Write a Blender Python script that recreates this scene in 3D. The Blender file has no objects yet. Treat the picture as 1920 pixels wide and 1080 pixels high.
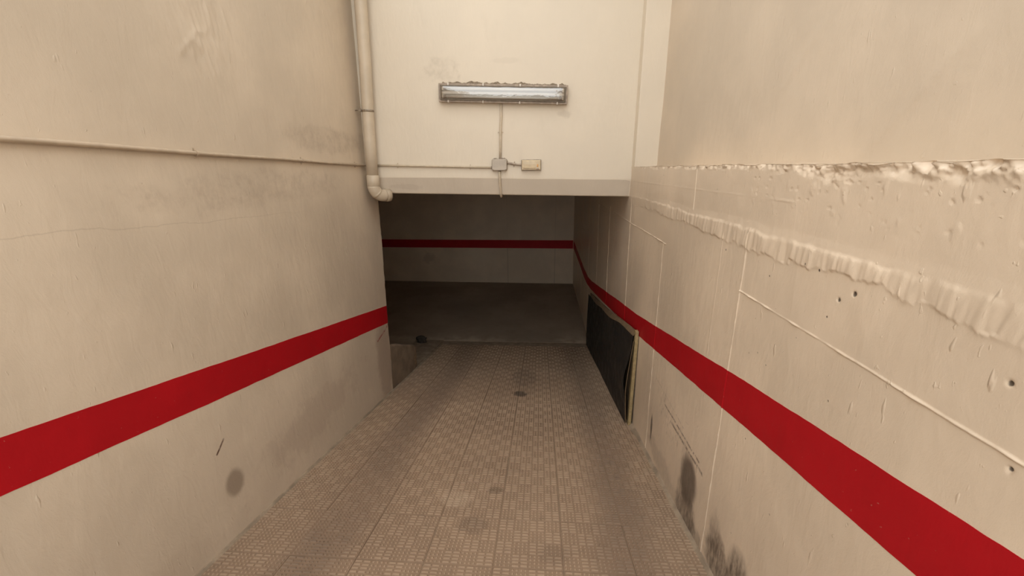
import bpy, bmesh, math, random
import numpy as np
from mathutils import Matrix, Vector

# ------------------------------------------------------------------ camera, sky, exposure
S = bpy.context.scene
COL = S.collection
ZC = 3.22                                   # eye height above the level garage floor
R = ((0.9974593, -0.0082996, 0.0707533), (0.0701052, 0.2908068, -0.9542100), (-0.0126560, 0.9567458, 0.2906498))
cam_d = bpy.data.cameras.new('camera')
cam_d.sensor_width = 36.0
cam_d.lens = 735.0 / 1920.0 * 36.0
cam_d.clip_start = 0.02
cam = bpy.data.objects.new('camera', cam_d)
COL.objects.link(cam)
m4 = Matrix(R).to_4x4()
m4.translation = (0, 0, ZC)
cam.matrix_world = m4
S.camera = cam

world = bpy.data.worlds.new('sky')
S.world = world
world.use_nodes = True
bg = world.node_tree.nodes['Background']
bg.inputs['Color'].default_value = (1.0, 1.0, 0.98, 1)
bg.inputs['Strength'].default_value = 2.28

S.view_settings.view_transform = 'Standard'
S.view_settings.look = 'None'
S.view_settings.exposure = 0.0
S.view_settings.gamma = 1.0
S.view_settings.use_curve_mapping = False

rng = np.random.default_rng(7)
random.seed(7)

# ------------------------------------------------------------------ numpy noise
_T = rng.random((256, 256))
def vnoise(x, y):
    x = np.asarray(x, float); y = np.asarray(y, float)
    xi = np.floor(x).astype(int); yi = np.floor(y).astype(int)
    fx = x - xi; fy = y - yi
    fx = fx * fx * (3 - 2 * fx); fy = fy * fy * (3 - 2 * fy)
    a = _T[xi & 255, yi & 255]; b = _T[(xi + 1) & 255, yi & 255]
    c = _T[xi & 255, (yi + 1) & 255]; d = _T[(xi + 1) & 255, (yi + 1) & 255]
    return (a * (1 - fx) + b * fx) * (1 - fy) + (c * (1 - fx) + d * fx) * fy - 0.5
def fbm(x, y, o=4):
    t = 0; k = 1.0
    for i in range(o):
        t = t + k * vnoise(x * 2 ** i + 17.3 * i, y * 2 ** i + 5.1 * i); k *= 0.5
    return t
def sstep(a, b, x):
    t = np.clip((x - a) / (b - a), 0, 1); return t * t * (3 - 2 * t)

# ------------------------------------------------------------------ node helpers
class NT:
    def __init__(s, name):
        s.m = bpy.data.materials.new(name); s.m.use_nodes = True
        s.t = s.m.node_tree; s.n = s.t.nodes; s.l = s.t.links
        s.p = s.n['Principled BSDF']
        s.pos = s.n.new('ShaderNodeNewGeometry').outputs['Position']
        s.tc = s.n.new('ShaderNodeTexCoord')
    def _in(s, sock, v):
        if isinstance(v, bpy.types.NodeSocket): s.l.new(v, sock)
        elif isinstance(v, (tuple, list)) and len(v) == 3 and sock.type == 'RGBA': sock.default_value = (*v, 1)
        else: sock.default_value = v
    def math(s, op, a, b=0.0, c=0.0, clamp=False):
        n = s.n.new('ShaderNodeMath'); n.operation = op; n.use_clamp = clamp
        s._in(n.inputs[0], a); s._in(n.inputs[1], b); s._in(n.inputs[2], c); return n.outputs[0]
    def vec(s, op, a, b=(0, 0, 0)):
        n = s.n.new('ShaderNodeVectorMath'); n.operation = op
        s._in(n.inputs[0], a)
        if op == 'SCALE': s._in(n.inputs['Scale'], b)
        else: s._in(n.inputs[1], b)
        return n.outputs['Value'] if op in ('LENGTH', 'DOT_PRODUCT', 'DISTANCE') else n.outputs[0]
    def noise(s, scale, v=None, detail=4, rough=0.55, stretch=None, dist=0.0):
        n = s.n.new('ShaderNodeTexNoise')
        v = s.pos if v is None else v
        if stretch: v = s.vec('MULTIPLY', v, stretch)
        s._in(n.inputs['Vector'], v); n.inputs['Scale'].default_value = scale
        n.inputs['Detail'].default_value = detail; n.inputs['Roughness'].default_value = rough
        n.inputs['Distortion'].default_value = dist
        return n.outputs['Fac']
    def ramp(s, f, a, b, lo=0.0, hi=1.0):
        n = s.n.new('ShaderNodeMapRange'); n.interpolation_type = 'SMOOTHSTEP'
        s._in(n.inputs[0], f); n.inputs[1].default_value = a; n.inputs[2].default_value = b
        n.inputs[3].default_value = lo; n.inputs[4].default_value = hi; return n.outputs[0]
    def mix(s, f, a, b, mode='MIX'):
        n = s.n.new('ShaderNodeMix'); n.data_type = 'RGBA'; n.blend_type = mode
        s._in(n.inputs[0], f); s._in(n.inputs[6], a); s._in(n.inputs[7], b); return n.outputs[2]
    def attr(s, name):
        n = s.n.new('ShaderNodeAttribute'); n.attribute_name = name; return n.outputs['Fac']
    def sep(s, v=None):
        n = s.n.new('ShaderNodeSeparateXYZ'); s._in(n.inputs[0], s.pos if v is None else v); return n.outputs
    def seg(s, A, B, w, soft=0.6):
        """mask of a thin stroke from A to B in world space"""
        A = Vector(A); B = Vector(B); d = B - A; L2 = d.length_squared
        rel = s.vec('SUBTRACT', s.pos, tuple(A))
        t = s.math('DIVIDE', s.vec('DOT_PRODUCT', rel, tuple(d)), L2, clamp=True)
        n = s.n.new('ShaderNodeVectorMath'); n.operation = 'SCALE'
        n.inputs[0].default_value = d; s.l.new(t, n.inputs['Scale'])
        dist = s.vec('LENGTH', s.vec('SUBTRACT', rel, n.outputs[0]))
        return s.ramp(dist, w * (1 - soft), w * (1 + soft), 1.0, 0.0)
    def blob(s, C, rad, warp, amt=0.5):
        """soft-edged stain of radii rad (x, y, z), its outline broken by noise"""
        rel = s.vec('SUBTRACT', s.pos, C)
        rel = s.vec('DIVIDE', rel, rad)
        ln = s.vec('LENGTH', rel)
        ln = s.math('ADD', ln, s.math('MULTIPLY', s.math('SUBTRACT', warp, 0.5), amt))
        return s.ramp(ln, 0.55, 1.0, 1.0, 0.0)
    def bump(s, h, dist, strength=1.0, normal=None):
        n = s.n.new('ShaderNodeBump'); s._in(n.inputs['Height'], h)
        n.inputs['Distance'].default_value = dist; n.inputs['Strength'].default_value = strength
        if normal is not None: s.l.new(normal, n.inputs['Normal'])
        return n.outputs[0]
    def out(s, col=None, rough=None, normal=None, metal=None, spec=None):
        if col is not None: s._in(s.p.inputs['Base Color'], col)
        if rough is not None: s._in(s.p.inputs['Roughness'], rough)
        if normal is not None: s._in(s.p.inputs['Normal'], normal)
        if metal is not None: s._in(s.p.inputs['Metallic'], metal)
        if spec is not None: s._in(s.p.inputs['Specular IOR Level'], spec)
        return s.m

def maxall(k, L):
    r = L[0]
    for x in L[1:]: r = k.math('MAXIMUM', r, x)
    return r
W = lambda y, z, x=0.93: (x, y, z + ZC)

# paints (one tone per paint; light and shade come from the sky)
PAINT = (0.73, 0.60, 0.46)
LINTEL = (0.79, 0.70, 0.57)
BAND = (0.66, 0.57, 0.46)
RED = (0.46, 0.006, 0.012)

def wall_paint(name, base, drip=0.5, stains=None, rough=0.42, pits=False, mottle=0.10):
    k = NT(name)
    big = k.noise(1.3, detail=5)
    mid = k.noise(6.0, detail=6, stretch=(1, 1, 0.45))
    c = k.mix(k.ramp(big, 0.35, 0.7), tuple(v * (1 - mottle) for v in base), tuple(min(1, v * (1 + mottle * 0.5)) for v in base))
    c = k.mix(k.ramp(mid, 0.55, 0.8, 0, 0.22), c, tuple(v * q for v, q in zip(base, (0.78, 0.76, 0.74))))
    if stains: c = stains(k, c)
    fine = k.noise(240.0, detail=3)
    trowel = k.noise(16.0, detail=5, stretch=(1, 1, 0.35), dist=0.6)
    run = k.ramp(k.noise(30.0, detail=2, stretch=(1, 1.0, 0.30)), 0.69, 0.78)
    bl = k.ramp(k.noise(48.0, detail=2, stretch=(1, 1.0, 0.6)), 0.70, 0.76)
    n = k.bump(trowel, 0.006, 0.45)
    n = k.bump(run, 0.004, drip, n)
    n = k.bump(bl, 0.003, drip * .7, n)
    n = k.bump(fine, 0.0010, 0.35, n)
    if pits:
        v = k.n.new('ShaderNodeTexVoronoi'); v.inputs['Scale'].default_value = 13.0
        k.l.new(k.pos, v.inputs['Vector'])
        sel = k.ramp(k.noise(2.6, detail=2), 0.5, 0.62)
        pit = k.math('MULTIPLY', k.ramp(v.outputs['Distance'], 0.025, 0.055, 1, 0), sel)
        n = k.bump(k.math('SUBTRACT', 1.0, pit), 0.006, 0.8, n)
        c = k.mix(k.math('MULTIPLY', pit, 0.75), c, (0.10, 0.07, 0.045))  # shade inside the pits painted in as dark colour
    return k.out(c, k.ramp(big, 0.3, 0.7, rough - 0.05, rough + 0.08), n)

def stains_left(k, c):
    w = k.noise(5.0, detail=7, rough=.65); w2 = k.noise(17.0, detail=6, rough=.65)
    X = -1.855
    g = k.math('MULTIPLY', k.blob(W(1.83, -1.82, X), (0.2, 0.085, 0.115), w, 0.5), 0.62)
    c = k.mix(g, c, (0.20, 0.145, 0.105))
    g = k.seg(W(1.765, -1.56, X), W(1.83, -1.505, X), 0.006)
    c = k.mix(k.math('MULTIPLY', g, k.ramp(w2, 0.35, 0.6)), c, (0.10, 0.045, 0.025))
    # grime above and below the conduit near the far end, old damp marks
    g = k.math('MULTIPLY', k.blob(W(3.55, 0.26, X), (0.4, 0.95, 0.13), w, 1.3), k.ramp(w2, 0.35, 0.75, 0.12, 0.42))
    c = k.mix(g, c, (0.33, 0.25, 0.18))
    g = k.math('MULTIPLY', k.blob(W(2.6, -0.10, X), (0.4, 1.15, 0.14), w, 1.6), k.ramp(w2, 0.35, 0.75, 0.05, 0.35))
    c = k.mix(g, c, (0.30, 0.22, 0.16))
    # purplish scuffs low down towards the end of the wall
    g = k.math('MULTIPLY', k.blob(W(2.75, -1.95, X), (0.4, 0.85, 0.22), w, 2.8), 0.16)
    c = k.mix(g, c, (0.27, 0.17, 0.13))
    g = k.math('MULTIPLY', k.blob(W(4.15, -2.2, X), (0.4, 0.26, 0.65), w, 0.9), 0.42)
    c = k.mix(g, c, (0.28, 0.18, 0.13))
    g = k.math('MULTIPLY', k.blob(W(1.35, -2.0, X), (0.4, 0.35, 0.2), w, 1.2), 0.12)
    c = k.mix(g, c, (0.3, 0.22, 0.16))
    # hairline crack
    z = k.sep()[2]; y = k.sep()[1]
    line = k.math('ADD', k.math('MULTIPLY', y, -0.055), k.math('MULTIPLY', k.noise(5.0, detail=4), 0.07))
    d = k.math('ABSOLUTE', k.math('SUBTRACT', z, k.math('ADD', line, ZC - 0.175)))
    m = k.math('MULTIPLY', k.ramp(d, 0.001, 0.004, 1, 0), k.ramp(y, 2.2, 3.3, 0.2, 0.0))
    c = k.mix(m, c, (0.28, 0.2, 0.14))
    # red scuffs where cars turn
    g = k.seg(W(4.02, -1.88, X), W(4.36, -1.815, X), 0.010)
    g = k.math('MAXIMUM', g, k.seg(W(4.22, -1.845, X), W(4.36, -1.80, X), 0.012))
    c = k.mix(k.math('MULTIPLY', g, k.ramp(w2, 0.4, 0.55, 0.1, 0.9)), c, (0.25, 0.02, 0.02))
    return c

def stains_right(k, c):
    w = k.noise(11.0, detail=5); w2 = k.noise(60.0, detail=4, stretch=(1, 1, 0.3))
    X = 0.945
    soot = (0.085, 0.062, 0.048)
    def add(c, C, r, a, amt=0.6, lo=0.5):
        g = k.math('MULTIPLY', k.blob(W(*C, X), (0.3, *r), w, amt), k.ramp(w2, 0.3, 0.7, lo * a, a))
        return k.mix(g, c, soot)
    c = add(c, (2.09, -1.91), (0.15, 0.22), 0.92, 0.35, 0.9)
    c = add(c, (2.08, -2.14), (0.20, 0.24), 0.9, 0.6)
    c = add(c, (1.93, -2.20), (0.16, 0.16), 0.65, 0.9)
    c = add(c, (1.64, -2.02), (0.18, 0.20), 0.9, 0.8)
    c = add(c, (1.45, -1.93), (0.13, 0.24), 0.9, 0.5)
    c = add(c, (1.70, -1.88), (0.08, 0.15), 0.45, 0.9)
    c = add(c, (2.89, -2.09), (0.030, 0.15), 0.95, 0.5, 0.8)
    c = add(c, (2.55, -2.22), (0.50, 0.13), 0.28, 1.2)
    c = add(c, (1.2, -1.93), (0.2, 0.13), 0.5, 0.9)
    g = [k.seg(W(2.87, -1.62, X), W(2.25, -1.63, X), 0.005), k.seg(W(2.62, -1.70, X), W(1.98, -1.665, X), 0.008),
         k.seg(W(2.40, -1.61, X), W(2.16, -1.55, X), 0.004), k.seg(W(2.45, -1.74, X), W(1.92, -1.70, X), 0.010)]
    c = k.mix(k.math('MULTIPLY', maxall(k, g), k.ramp(k.noise(38.0, detail=4), 0.38, 0.54, 0.0, 0.8)), c, (0.13, 0.095, 0.07))
    g = k.math('MULTIPLY', k.blob(W(2.5, -1.75, X), (0.3, 0.45, 0.16), w, 1.0), k.ramp(w2, 0.50, 0.72, 0.0, 0.45))
    c = k.mix(g, c, (0.22, 0.165, 0.12))
    holes = [k.blob(W(a, b, 0.92), (0.08, r, r * 1.3), w, 0.2) for a, b, r in
             ((1.169, -0.366, .008), (1.223, -0.402, .007), (0.752, -0.417, .006), (0.702, -0.578, .005), (1.33, -0.335, .005), (1.40, -0.33, .004), (2.0, -0.40, .005))]
    c = k.mix(k.math('MULTIPLY', maxall(k, holes), 0.9), c, (0.05, 0.035, 0.025))  # dark spots painted in for the shaded depth of the holes
    return c

def stains_lintel(k, c):
    w = k.noise(6.0, detail=7, rough=.65); w2 = k.noise(13.0, detail=6, rough=.65)
    g = k.math('MULTIPLY', k.blob((-0.95, 4.24, 0.93 + ZC), (0.24, .4, 0.15), w, 2.0), k.ramp(w2, .35, .8, .03, .28))
    c = k.mix(g, c, (0.28, 0.22, 0.16))
    g = k.math('MULTIPLY', k.blob((-0.35, 4.24, 1.0 + ZC), (0.16, .4, 0.03), w, 2.0), .07)
    c = k.mix(g, c, (0.28, 0.22, 0.16))
    g = k.math('MULTIPLY', k.blob((0.22, 4.24, 0.52 + ZC), (0.10, .4, 0.06), w, 2.4), .2)
    c = k.mix(g, c, (0.3, 0.24, 0.18))
    g = k.math('MULTIPLY', k.blob((-1.45, 4.32, -0.17 + ZC), (0.22, .4, 0.03), w, 3.0), .14)
    c = k.mix(g, c, (0.3, 0.22, 0.17))
    return c

def stains_back(k, c):
    w = k.noise(4.0, detail=5)
    z = k.sep()[2]
    d = k.math('ADD', z, k.math('MULTIPLY', k.math('SUBTRACT', w, 0.5), 0.5))
    c = k.mix(k.ramp(d, 0.02, 0.22, 0.35, 0.0), c, (0.75, 0.66, 0.52))
    for x in (-0.94, 0.425):
        dd = k.math('ABSOLUTE', k.math('SUBTRACT', k.sep()[0], x))
        c = k.mix(k.math('MULTIPLY', k.ramp(dd, 0.006, 0.016, 0.28, 0.0), k.ramp(z, 1.1, 1.25, 1, 0.3)), c, (0.16, 0.12, 0.09))
    g = k.math('MULTIPLY', k.blob((-3.3, 11.1, 0.7), (0.22, 1, .18), w, 2.0), .2)
    return k.mix(g, c, (0.12, 0.09, 0.07))

M = {}
M['left'] = wall_paint('cream_wall_paint', tuple(v * q for v, q in zip(PAINT, (.93, .955, .975))), 0.5, stains_left, 0.42)
M['right'] = wall_paint('cream_retaining_wall_paint', tuple(v * 1.06 for v in PAINT), 0.55, stains_right, 0.33, pits=True)
M['right_upper'] = wall_paint('cream_plaster_paint', tuple(v * q for v, q in zip(PAINT, (.94, .96, .98))), 0.4, None, 0.45)
M['lintel'] = wall_paint('ivory_lintel_paint', LINTEL, 0.05, stains_lintel, 0.55, mottle=0.04)
M['band'] = wall_paint('grey_lintel_band', BAND, 0.05, stains_lintel, 0.6, mottle=0.08)
M['back'] = wall_paint('garage_wall_paint', tuple(v * 1.12 for v in PAINT), 0.2, stains_back, 0.5)
M['ceiling'] = wall_paint('garage_ceiling_paint', (0.72, 0.66, 0.57), 0.1, None, 0.7)

k = NT('red_gloss_paint')
n1 = k.noise(3.0, detail=5)
c = k.mix(k.ramp(n1, .35, .7), tuple(v * .88 for v in RED), RED)
sp = k.ramp(k.noise(70.0, detail=3), 0.70, 0.74)
c = k.mix(k.math('MULTIPLY', sp, .5), c, (0.5, 0.22, 0.18))
M['red'] = k.out(c, 0.5, k.bump(k.noise(26.0, detail=4, stretch=(1, 1, .4)), 0.004, 0.35), spec=0.22)

def plain(name, col, rough=0.5, metal=0.0, var=0.12, scale=20.0, bump=0.0, bscale=120.0):
    k = NT(name)
    c = k.mix(k.ramp(k.noise(scale, detail=5), .35, .7), tuple(v * (1 - var) for v in col), tuple(min(1, v * (1 + var * .5)) for v in col))
    nrm = k.bump(k.noise(bscale, detail=3), bump, .6) if bump else None
    return k.out(c, rough, nrm, metal)
M['pvc'] = plain('cream_painted_plastic_pipe', (0.62, 0.52, 0.395), .38, var=.08, scale=6)
M['pvc_grey'] = plain('cream_plastic_coupling', (0.56, 0.46, 0.34), .4, var=.15, scale=14)
M['conduit'] = plain('painted_conduit', (0.52, 0.415, 0.305), .4, var=.1)
M['conduit_ivory'] = plain('ivory_painted_conduit', (0.62, 0.52, 0.39), .4, var=.1)
M['steel'] = plain('dull_steel', (0.36, 0.30, 0.23), .45, .6, var=.3, scale=60)
M['housing'] = plain('brown_grey_lamp_housing', (0.42, 0.335, 0.26), .45, var=.25, scale=25)
M['reflector'] = plain('lamp_reflector_enamel', (0.78, 0.72, 0.64), .3, var=.08)
M['tube'] = plain('unlit_fluorescent_tube', (0.80, 0.76, 0.70), .2, var=.03)
M['cap'] = plain('tube_end_cap', (0.35, 0.30, 0.25), .35, .7)
M['boxgrey'] = plain('grey_junction_box_plastic', (0.54, 0.475, 0.395), .5, var=.08)
M['boxrim'] = plain('dark_box_rim', (0.27, 0.215, 0.16), .5)
M['cream'] = plain('yellowed_plastic', (0.70, 0.57, 0.38), .35, var=.08)
M['label'] = plain('faded_label', (0.72, 0.60, 0.42), .4, var=.08)
M['amber'] = plain('amber_indicator', (0.80, 0.40, 0.12), .3)
M['stone'] = plain('dark_rubble', (0.06, 0.05, 0.04), .9, var=.3, bump=.01, bscale=40)
M['board'] = plain('yellowed_timber', (0.40, 0.30, 0.15), .6, var=.2, scale=30)
M['cardboard'] = plain('brown_cardboard', (0.20, 0.135, 0.075), .8, var=.2, scale=24)
M['mortar'] = plain('dusty_mortar', (0.36, 0.28, 0.20), .9, var=.25, scale=9, bump=.004, bscale=70)
M['street'] = plain('street_paving', (0.45, 0.41, 0.36), .8, var=.15, scale=3)
M['grime'] = plain('crumbled_sealant', (0.30, 0.235, 0.165), .9, var=.4, scale=60)

k = NT('black_bitumen_sheet')
n1 = k.noise(2.2, detail=5, dist=.6); n2 = k.noise(9.0, detail=5)
c = k.mix(k.ramp(n1, .3, .75), (0.012, 0.010, 0.009), (0.032, 0.025, 0.019))
c = k.mix(k.ramp(n2, .6, .8, 0, .35), c, (0.055, 0.042, 0.030))
M['black'] = k.out(c, k.ramp(n2, .3, .7, .5, .75), k.bump(k.noise(5.0, detail=4), .02, .35))

k = NT('clear_lamp_cover')
for nd in list(k.n):
    if nd.type == 'BSDF_PRINCIPLED': k.n.remove(nd)
tr = k.n.new('ShaderNodeBsdfTransparent'); tr.inputs[0].default_value = (0.93, 0.91, 0.87, 1)
gl = k.n.new('ShaderNodeBsdfGlossy'); gl.inputs['Roughness'].default_value = 0.08
gl.inputs['Color'].default_value = (1, 1, 1, 1)
fr = k.n.new('ShaderNodeFresnel'); fr.inputs['IOR'].default_value = 1.6
mx = k.n.new('ShaderNodeMixShader')
k.l.new(k.math('ADD', k.math('MULTIPLY', fr.outputs[0], 1.5), .13, clamp=True), mx.inputs[0])
k.l.new(k.bump(k.noise(7.0, detail=3, stretch=(1, 1, 2.5)), .02, .25), gl.inputs['Normal']); k.l.new(tr.outputs[0], mx.inputs[1]); k.l.new(gl.outputs[0], mx.inputs[2])
k.l.new(mx.outputs[0], k.n['Material Output'].inputs['Surface'])
M['clear'] = k.m

# ramp tiles: dusty pressed cement, tyre tracks blacken the tops of the studs
k = NT('ridged_cement_tile')
xyz = k.sep()
top = k.attr('top')
oi = k.n.new('ShaderNodeObjectInfo')
n1 = k.noise(1.6, detail=5); n2 = k.noise(14.0, detail=5); n3 = k.noise(90.0, detail=3)
base = k.mix(k.ramp(n1, .35, .68), (0.335, 0.232, 0.155), (0.41, 0.292, 0.198))
base = k.mix(k.ramp(oi.outputs['Random'], 0, 1, 0, .22), base, (0.27, 0.19, 0.135))
base = k.mix(k.ramp(n2, .5, .8, 0, .4), base, (0.20, 0.14, 0.095))
c = k.mix(k.math('MULTIPLY', top, 0.75), k.mix(0.30, base, (0.20, 0.135, 0.088)), k.mix(0.35, base, (0.60, 0.46, 0.32)))  # relief contrast painted into the colour: stud tops lighter, grooves darker
wob = k.math('MULTIPLY', k.math('SUBTRACT', k.noise(.9, detail=3), .5), .35)
def track(x0, w):
    d = k.math('ABSOLUTE', k.math('ADD', k.math('SUBTRACT', xyz[0], x0), wob))
    return k.ramp(d, w * .15, w, 1, 0)
tr = k.math('MAXIMUM', track(-1.27, .30), track(.56, .28))
tr = k.math('MULTIPLY', tr, k.ramp(n1, .3, .6, .5, 1.0))
c = k.mix(k.math('MULTIPLY', tr, k.math('ADD', k.math('MULTIPLY', top, .40), .22)), c, (0.075, 0.050, 0.042))
# oil drips and a pale cement smear
for (x, y, rx, ry, a, colr) in ((-.23, 4.25, .10, .12, .75, (0.05, .035, .025)), (-.20, 4.9, .22, .5, .3, (0.08, .06, .045)), (-.32, 2.32, .07, .06, .4, (0.09, .06, .04)),
                                (-.42, 1.95, .12, .09, .28, (0.10, .07, .05)), (-.58, 2.2, .13, .12, .5, (0.46, .35, .25)), (.1, 1.75, .12, .1, .2, (.1, .07, .05))):
    g = k.blob((x, y, ZC - 1.8 - .2031 * y), (rx, ry, .3), n2, .9)
    c = k.mix(k.math('MULTIPLY', g, a), c, colr)
M['tile'] = k.out(c, .75, k.bump(n3, .002, .5))

k = NT('garage_floor_concrete')
n1 = k.noise(.8, detail=5); n2 = k.noise(5.0, detail=6)
c = k.mix(k.ramp(n1, .35, .7), (0.30, 0.24, 0.18), (0.38, 0.305, 0.23))
c = k.mix(k.ramp(n2, .5, .8, 0, .4), c, (0.22, .17, .125))
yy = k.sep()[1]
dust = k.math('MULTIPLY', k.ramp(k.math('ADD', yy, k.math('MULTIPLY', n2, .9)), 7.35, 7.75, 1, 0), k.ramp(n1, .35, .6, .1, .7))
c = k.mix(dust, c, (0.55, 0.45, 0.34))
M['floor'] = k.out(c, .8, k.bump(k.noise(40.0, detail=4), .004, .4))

k = NT('raw_concrete_kerb')
n1 = k.noise(6.0, detail=6); n2 = k.noise(22.0, detail=5)
c = k.mix(k.ramp(n1, .35, .7), (0.21, 0.155, 0.11), (0.30, 0.225, 0.155))
g = k.blob((-1.86, 5.28, -2.72 + ZC), (.2, .16, .17), n2, 1.2)
c = k.mix(k.math('MULTIPLY', g, k.ramp(n2, .4, .62, 0, .8)), c, (0.48, .33, .17))
M['kerb'] = k.out(c, .85, k.bump(n2, .01, .6))

# ------------------------------------------------------------------ mesh helpers
def mesh_obj(name, V, F, mat, parent=None, smooth=False, attrs=None):
    me = bpy.data.meshes.new(name)
    me.from_pydata([tuple(v) for v in V], [], [tuple(f) for f in F])
    if attrs:
        for a, vals in attrs.items():
            at = me.attributes.new(a, 'FLOAT', 'POINT'); at.data.foreach_set('value', np.asarray(vals, np.float32))
    if smooth: me.polygons.foreach_set('use_smooth', [True] * len(me.polygons))
    me.materials.append(mat)
    me.update()
    o = bpy.data.objects.new(name, me); COL.objects.link(o)
    if parent: o.parent = parent
    return o
def from_bm(name, bm, mat, parent=None, smooth=False):
    bmesh.ops.recalc_face_normals(bm, faces=bm.faces[:])
    me = bpy.data.meshes.new(name); bm.to_mesh(me); bm.free()
    if smooth: me.polygons.foreach_set('use_smooth', [True] * len(me.polygons))
    me.materials.append(mat)
    o = bpy.data.objects.new(name, me); COL.objects.link(o)
    if parent: o.parent = parent
    return o
def bm_box(bm, lo, hi, bevel=0.0, seg=2):
    lo = Vector(lo); hi = Vector(hi)
    r = bmesh.ops.create_cube(bm, size=1.0)
    for v in r['verts']: v.co = Vector(((v.co[i] + .5) * (hi[i] - lo[i]) + lo[i]) for i in range(3))
    if bevel:
        ed = {e for v in r['verts'] for e in v.link_edges}
        bmesh.ops.bevel(bm, geom=list(ed), offset=bevel, segments=seg, profile=.5, affect='EDGES')
def box(name, lo, hi, mat, parent=None, bevel=0.0, seg=2):
    bm = bmesh.new(); bm_box(bm, lo, hi, bevel, seg); return from_bm(name, bm, mat, parent)
def bm_tube(bm, pts, rad, n=14, caps=True):
    P = [Vector(p) for p in pts]; rads = rad if isinstance(rad, (list, tuple)) else [rad] * len(P)
    rings = []; ref = None
    for i, p in enumerate(P):
        t = ((P[min(i + 1, len(P) - 1)] - P[max(i - 1, 0)])).normalized()
        if ref is None:
            ref = t.orthogonal().normalized()
        ref = (ref - t * ref.dot(t)).normalized()
        b = t.cross(ref)
        rings.append([bm.verts.new(p + (ref * math.cos(2 * math.pi * j / n) + b * math.sin(2 * math.pi * j / n)) * rads[i]) for j in range(n)])
    for a, b in zip(rings, rings[1:]):
        for j in range(n): bm.faces.new((a[j], a[(j + 1) % n], b[(j + 1) % n], b[j]))
    if caps: bm.faces.new(rings[0]); bm.faces.new(rings[-1])
def tube(name, pts, rad, mat, parent=None, n=14, caps=True):
    bm = bmesh.new(); bm_tube(bm, pts, rad, n, caps); return from_bm(name, bm, mat, parent, smooth=True)
def empty(name, loc, rot=(0, 0, 0)):
    o = bpy.data.objects.new(name, None); COL.objects.link(o); o.location = loc; o.rotation_euler = rot; o.empty_display_size = .1
    return o
def tag(o, label, cat=None, group=None, kind=None):
    o['label'] = label
    if cat: o['category'] = cat
    if group: o['group'] = group
    if kind: o['kind'] = kind
    return o
def grid_faces(nr, nc, off=0, flip=False):
    i = np.arange(nr - 1)[:, None] * nc + np.arange(nc - 1)[None, :] + off
    q = np.stack([i, i + 1, i + nc + 1, i + nc], -1).reshape(-1, 4)
    return (q[:, ::-1] if flip else q).tolist()
def add_back(V, F, nr, nc, dx):
    """close a wall sheet (first nr*nc verts) into a solid, dx thick along x"""
    base = len(V)
    border = [(0, c) for c in range(nc)] + [(r, nc - 1) for r in range(1, nr)] + [(nr - 1, c) for c in range(nc - 2, -1, -1)] + [(r, 0) for r in range(nr - 2, 0, -1)]
    idx = [r * nc + c for r, c in border]
    bx = [(dx, V[i][1], V[i][2]) for i in idx]
    V = V + bx; L = len(idx)
    for j in range(L): F.append((idx[j], base + j, base + (j + 1) % L, idx[(j + 1) % L]))
    F.append(tuple(range(base, base + L)))
    return V, F

SL = 0.2031
YB = -1.3                                  # head of the ramp, behind the camera
Y_END = (1.8 - ZC) / -SL                   # ramp meets the level floor (about 7 m in)
def ground(Y): return np.where(Y < Y_END, -1.8 - SL * Y, -ZC)

# ------------------------------------------------------------------ ground: ramp slab, tiles, level floor
V = []; F = []
X0, X1 = -1.90, 1.30
prof = [(YB, float(ground(YB)) - .0035), (Y_END - .02, -ZC - .0035), (Y_END - .02, -ZC - .35), (YB, float(ground(YB)) - .35)]
V = [(x, y, float(z) + ZC) for x in (X0, X1) for y, z in prof]
F = [(0, 1, 5, 4), (1, 2, 6, 5), (2, 3, 7, 6), (3, 0, 4, 7), (0, 3, 2, 1), (4, 5, 6, 7)]
ramp = mesh_obj('floor_ramp', V, F, M['mortar'])
tag(ramp, 'sloping garage ramp paved with ridged square cement tiles', kind='structure')

TS = 0.395
def tile_mesh(seed, worn=1.0):
    r = random.Random(seed)
    V = []; F = []; T = []
    h = TS / 2 - .0009
    def frus(x, y, sx, sy, hh):
        b = len(V)
        for z, k_, t in ((0, 1.0, 0.0), (hh, .62, 1.0)):
            kx = sx / 2 - (0 if z == 0 else .0028); ky = sy / 2 - (0 if z == 0 else .0030)
            for a, c_ in ((-1, -1), (1, -1), (1, 1), (-1, 1)):
                V.append((x + a * kx, y + c_ * ky, z)); T.append(t * min(1, worn + .25))
        F.extend([(b + 4, b + 5, b + 6, b + 7)] + [(b + i, b + (i + 1) % 4, b + 4 + (i + 1) % 4, b + 4 + i) for i in range(4)])
    for z, e in ((-.020, 0), (-.0015, 0), (0, .0015)):
        for a, c_ in ((-1, -1), (1, -1), (1, 1), (-1, 1)): V.append((a * (h - e), c_ * (h - e), z)); T.append(0.0)
    for q in (0, 4):
        for i in range(4): F.append((q + i, q + (i + 1) % 4, q + 4 + (i + 1) % 4, q + 4 + i))
    F.append((8, 9, 10, 11)); F.append((3, 2, 1, 0))
    cell = (TS - .006) / 4; p = cell / 4
    for i in range(4):
        for j in range(4):
            cx = -2 * cell + i * cell; cy = -2 * cell + j * cell
            for rr in range(4):
                y = cy + (rr + .5) * p
                if (i + j) % 2:
                    for q in range(2): frus(cx + (q + .5) * cell / 2, y, cell / 2 - .0070, .0125, .0068 * worn * r.uniform(.75, 1.05))
                else:
                    for q in range(4): frus(cx + (q + .5) * p, y, .0130, .0125, .0064 * worn * r.uniform(.65, 1.05))
    me = bpy.data.meshes.new('tile')
    me.from_pydata(V, [], F)
    at = me.attributes.new('top', 'FLOAT', 'POINT'); at.data.foreach_set('value', np.array(T, np.float32))
    me.materials.append(M['tile']); me.update()
    return me
TM = [tile_mesh(i) for i in range(3)]
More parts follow.
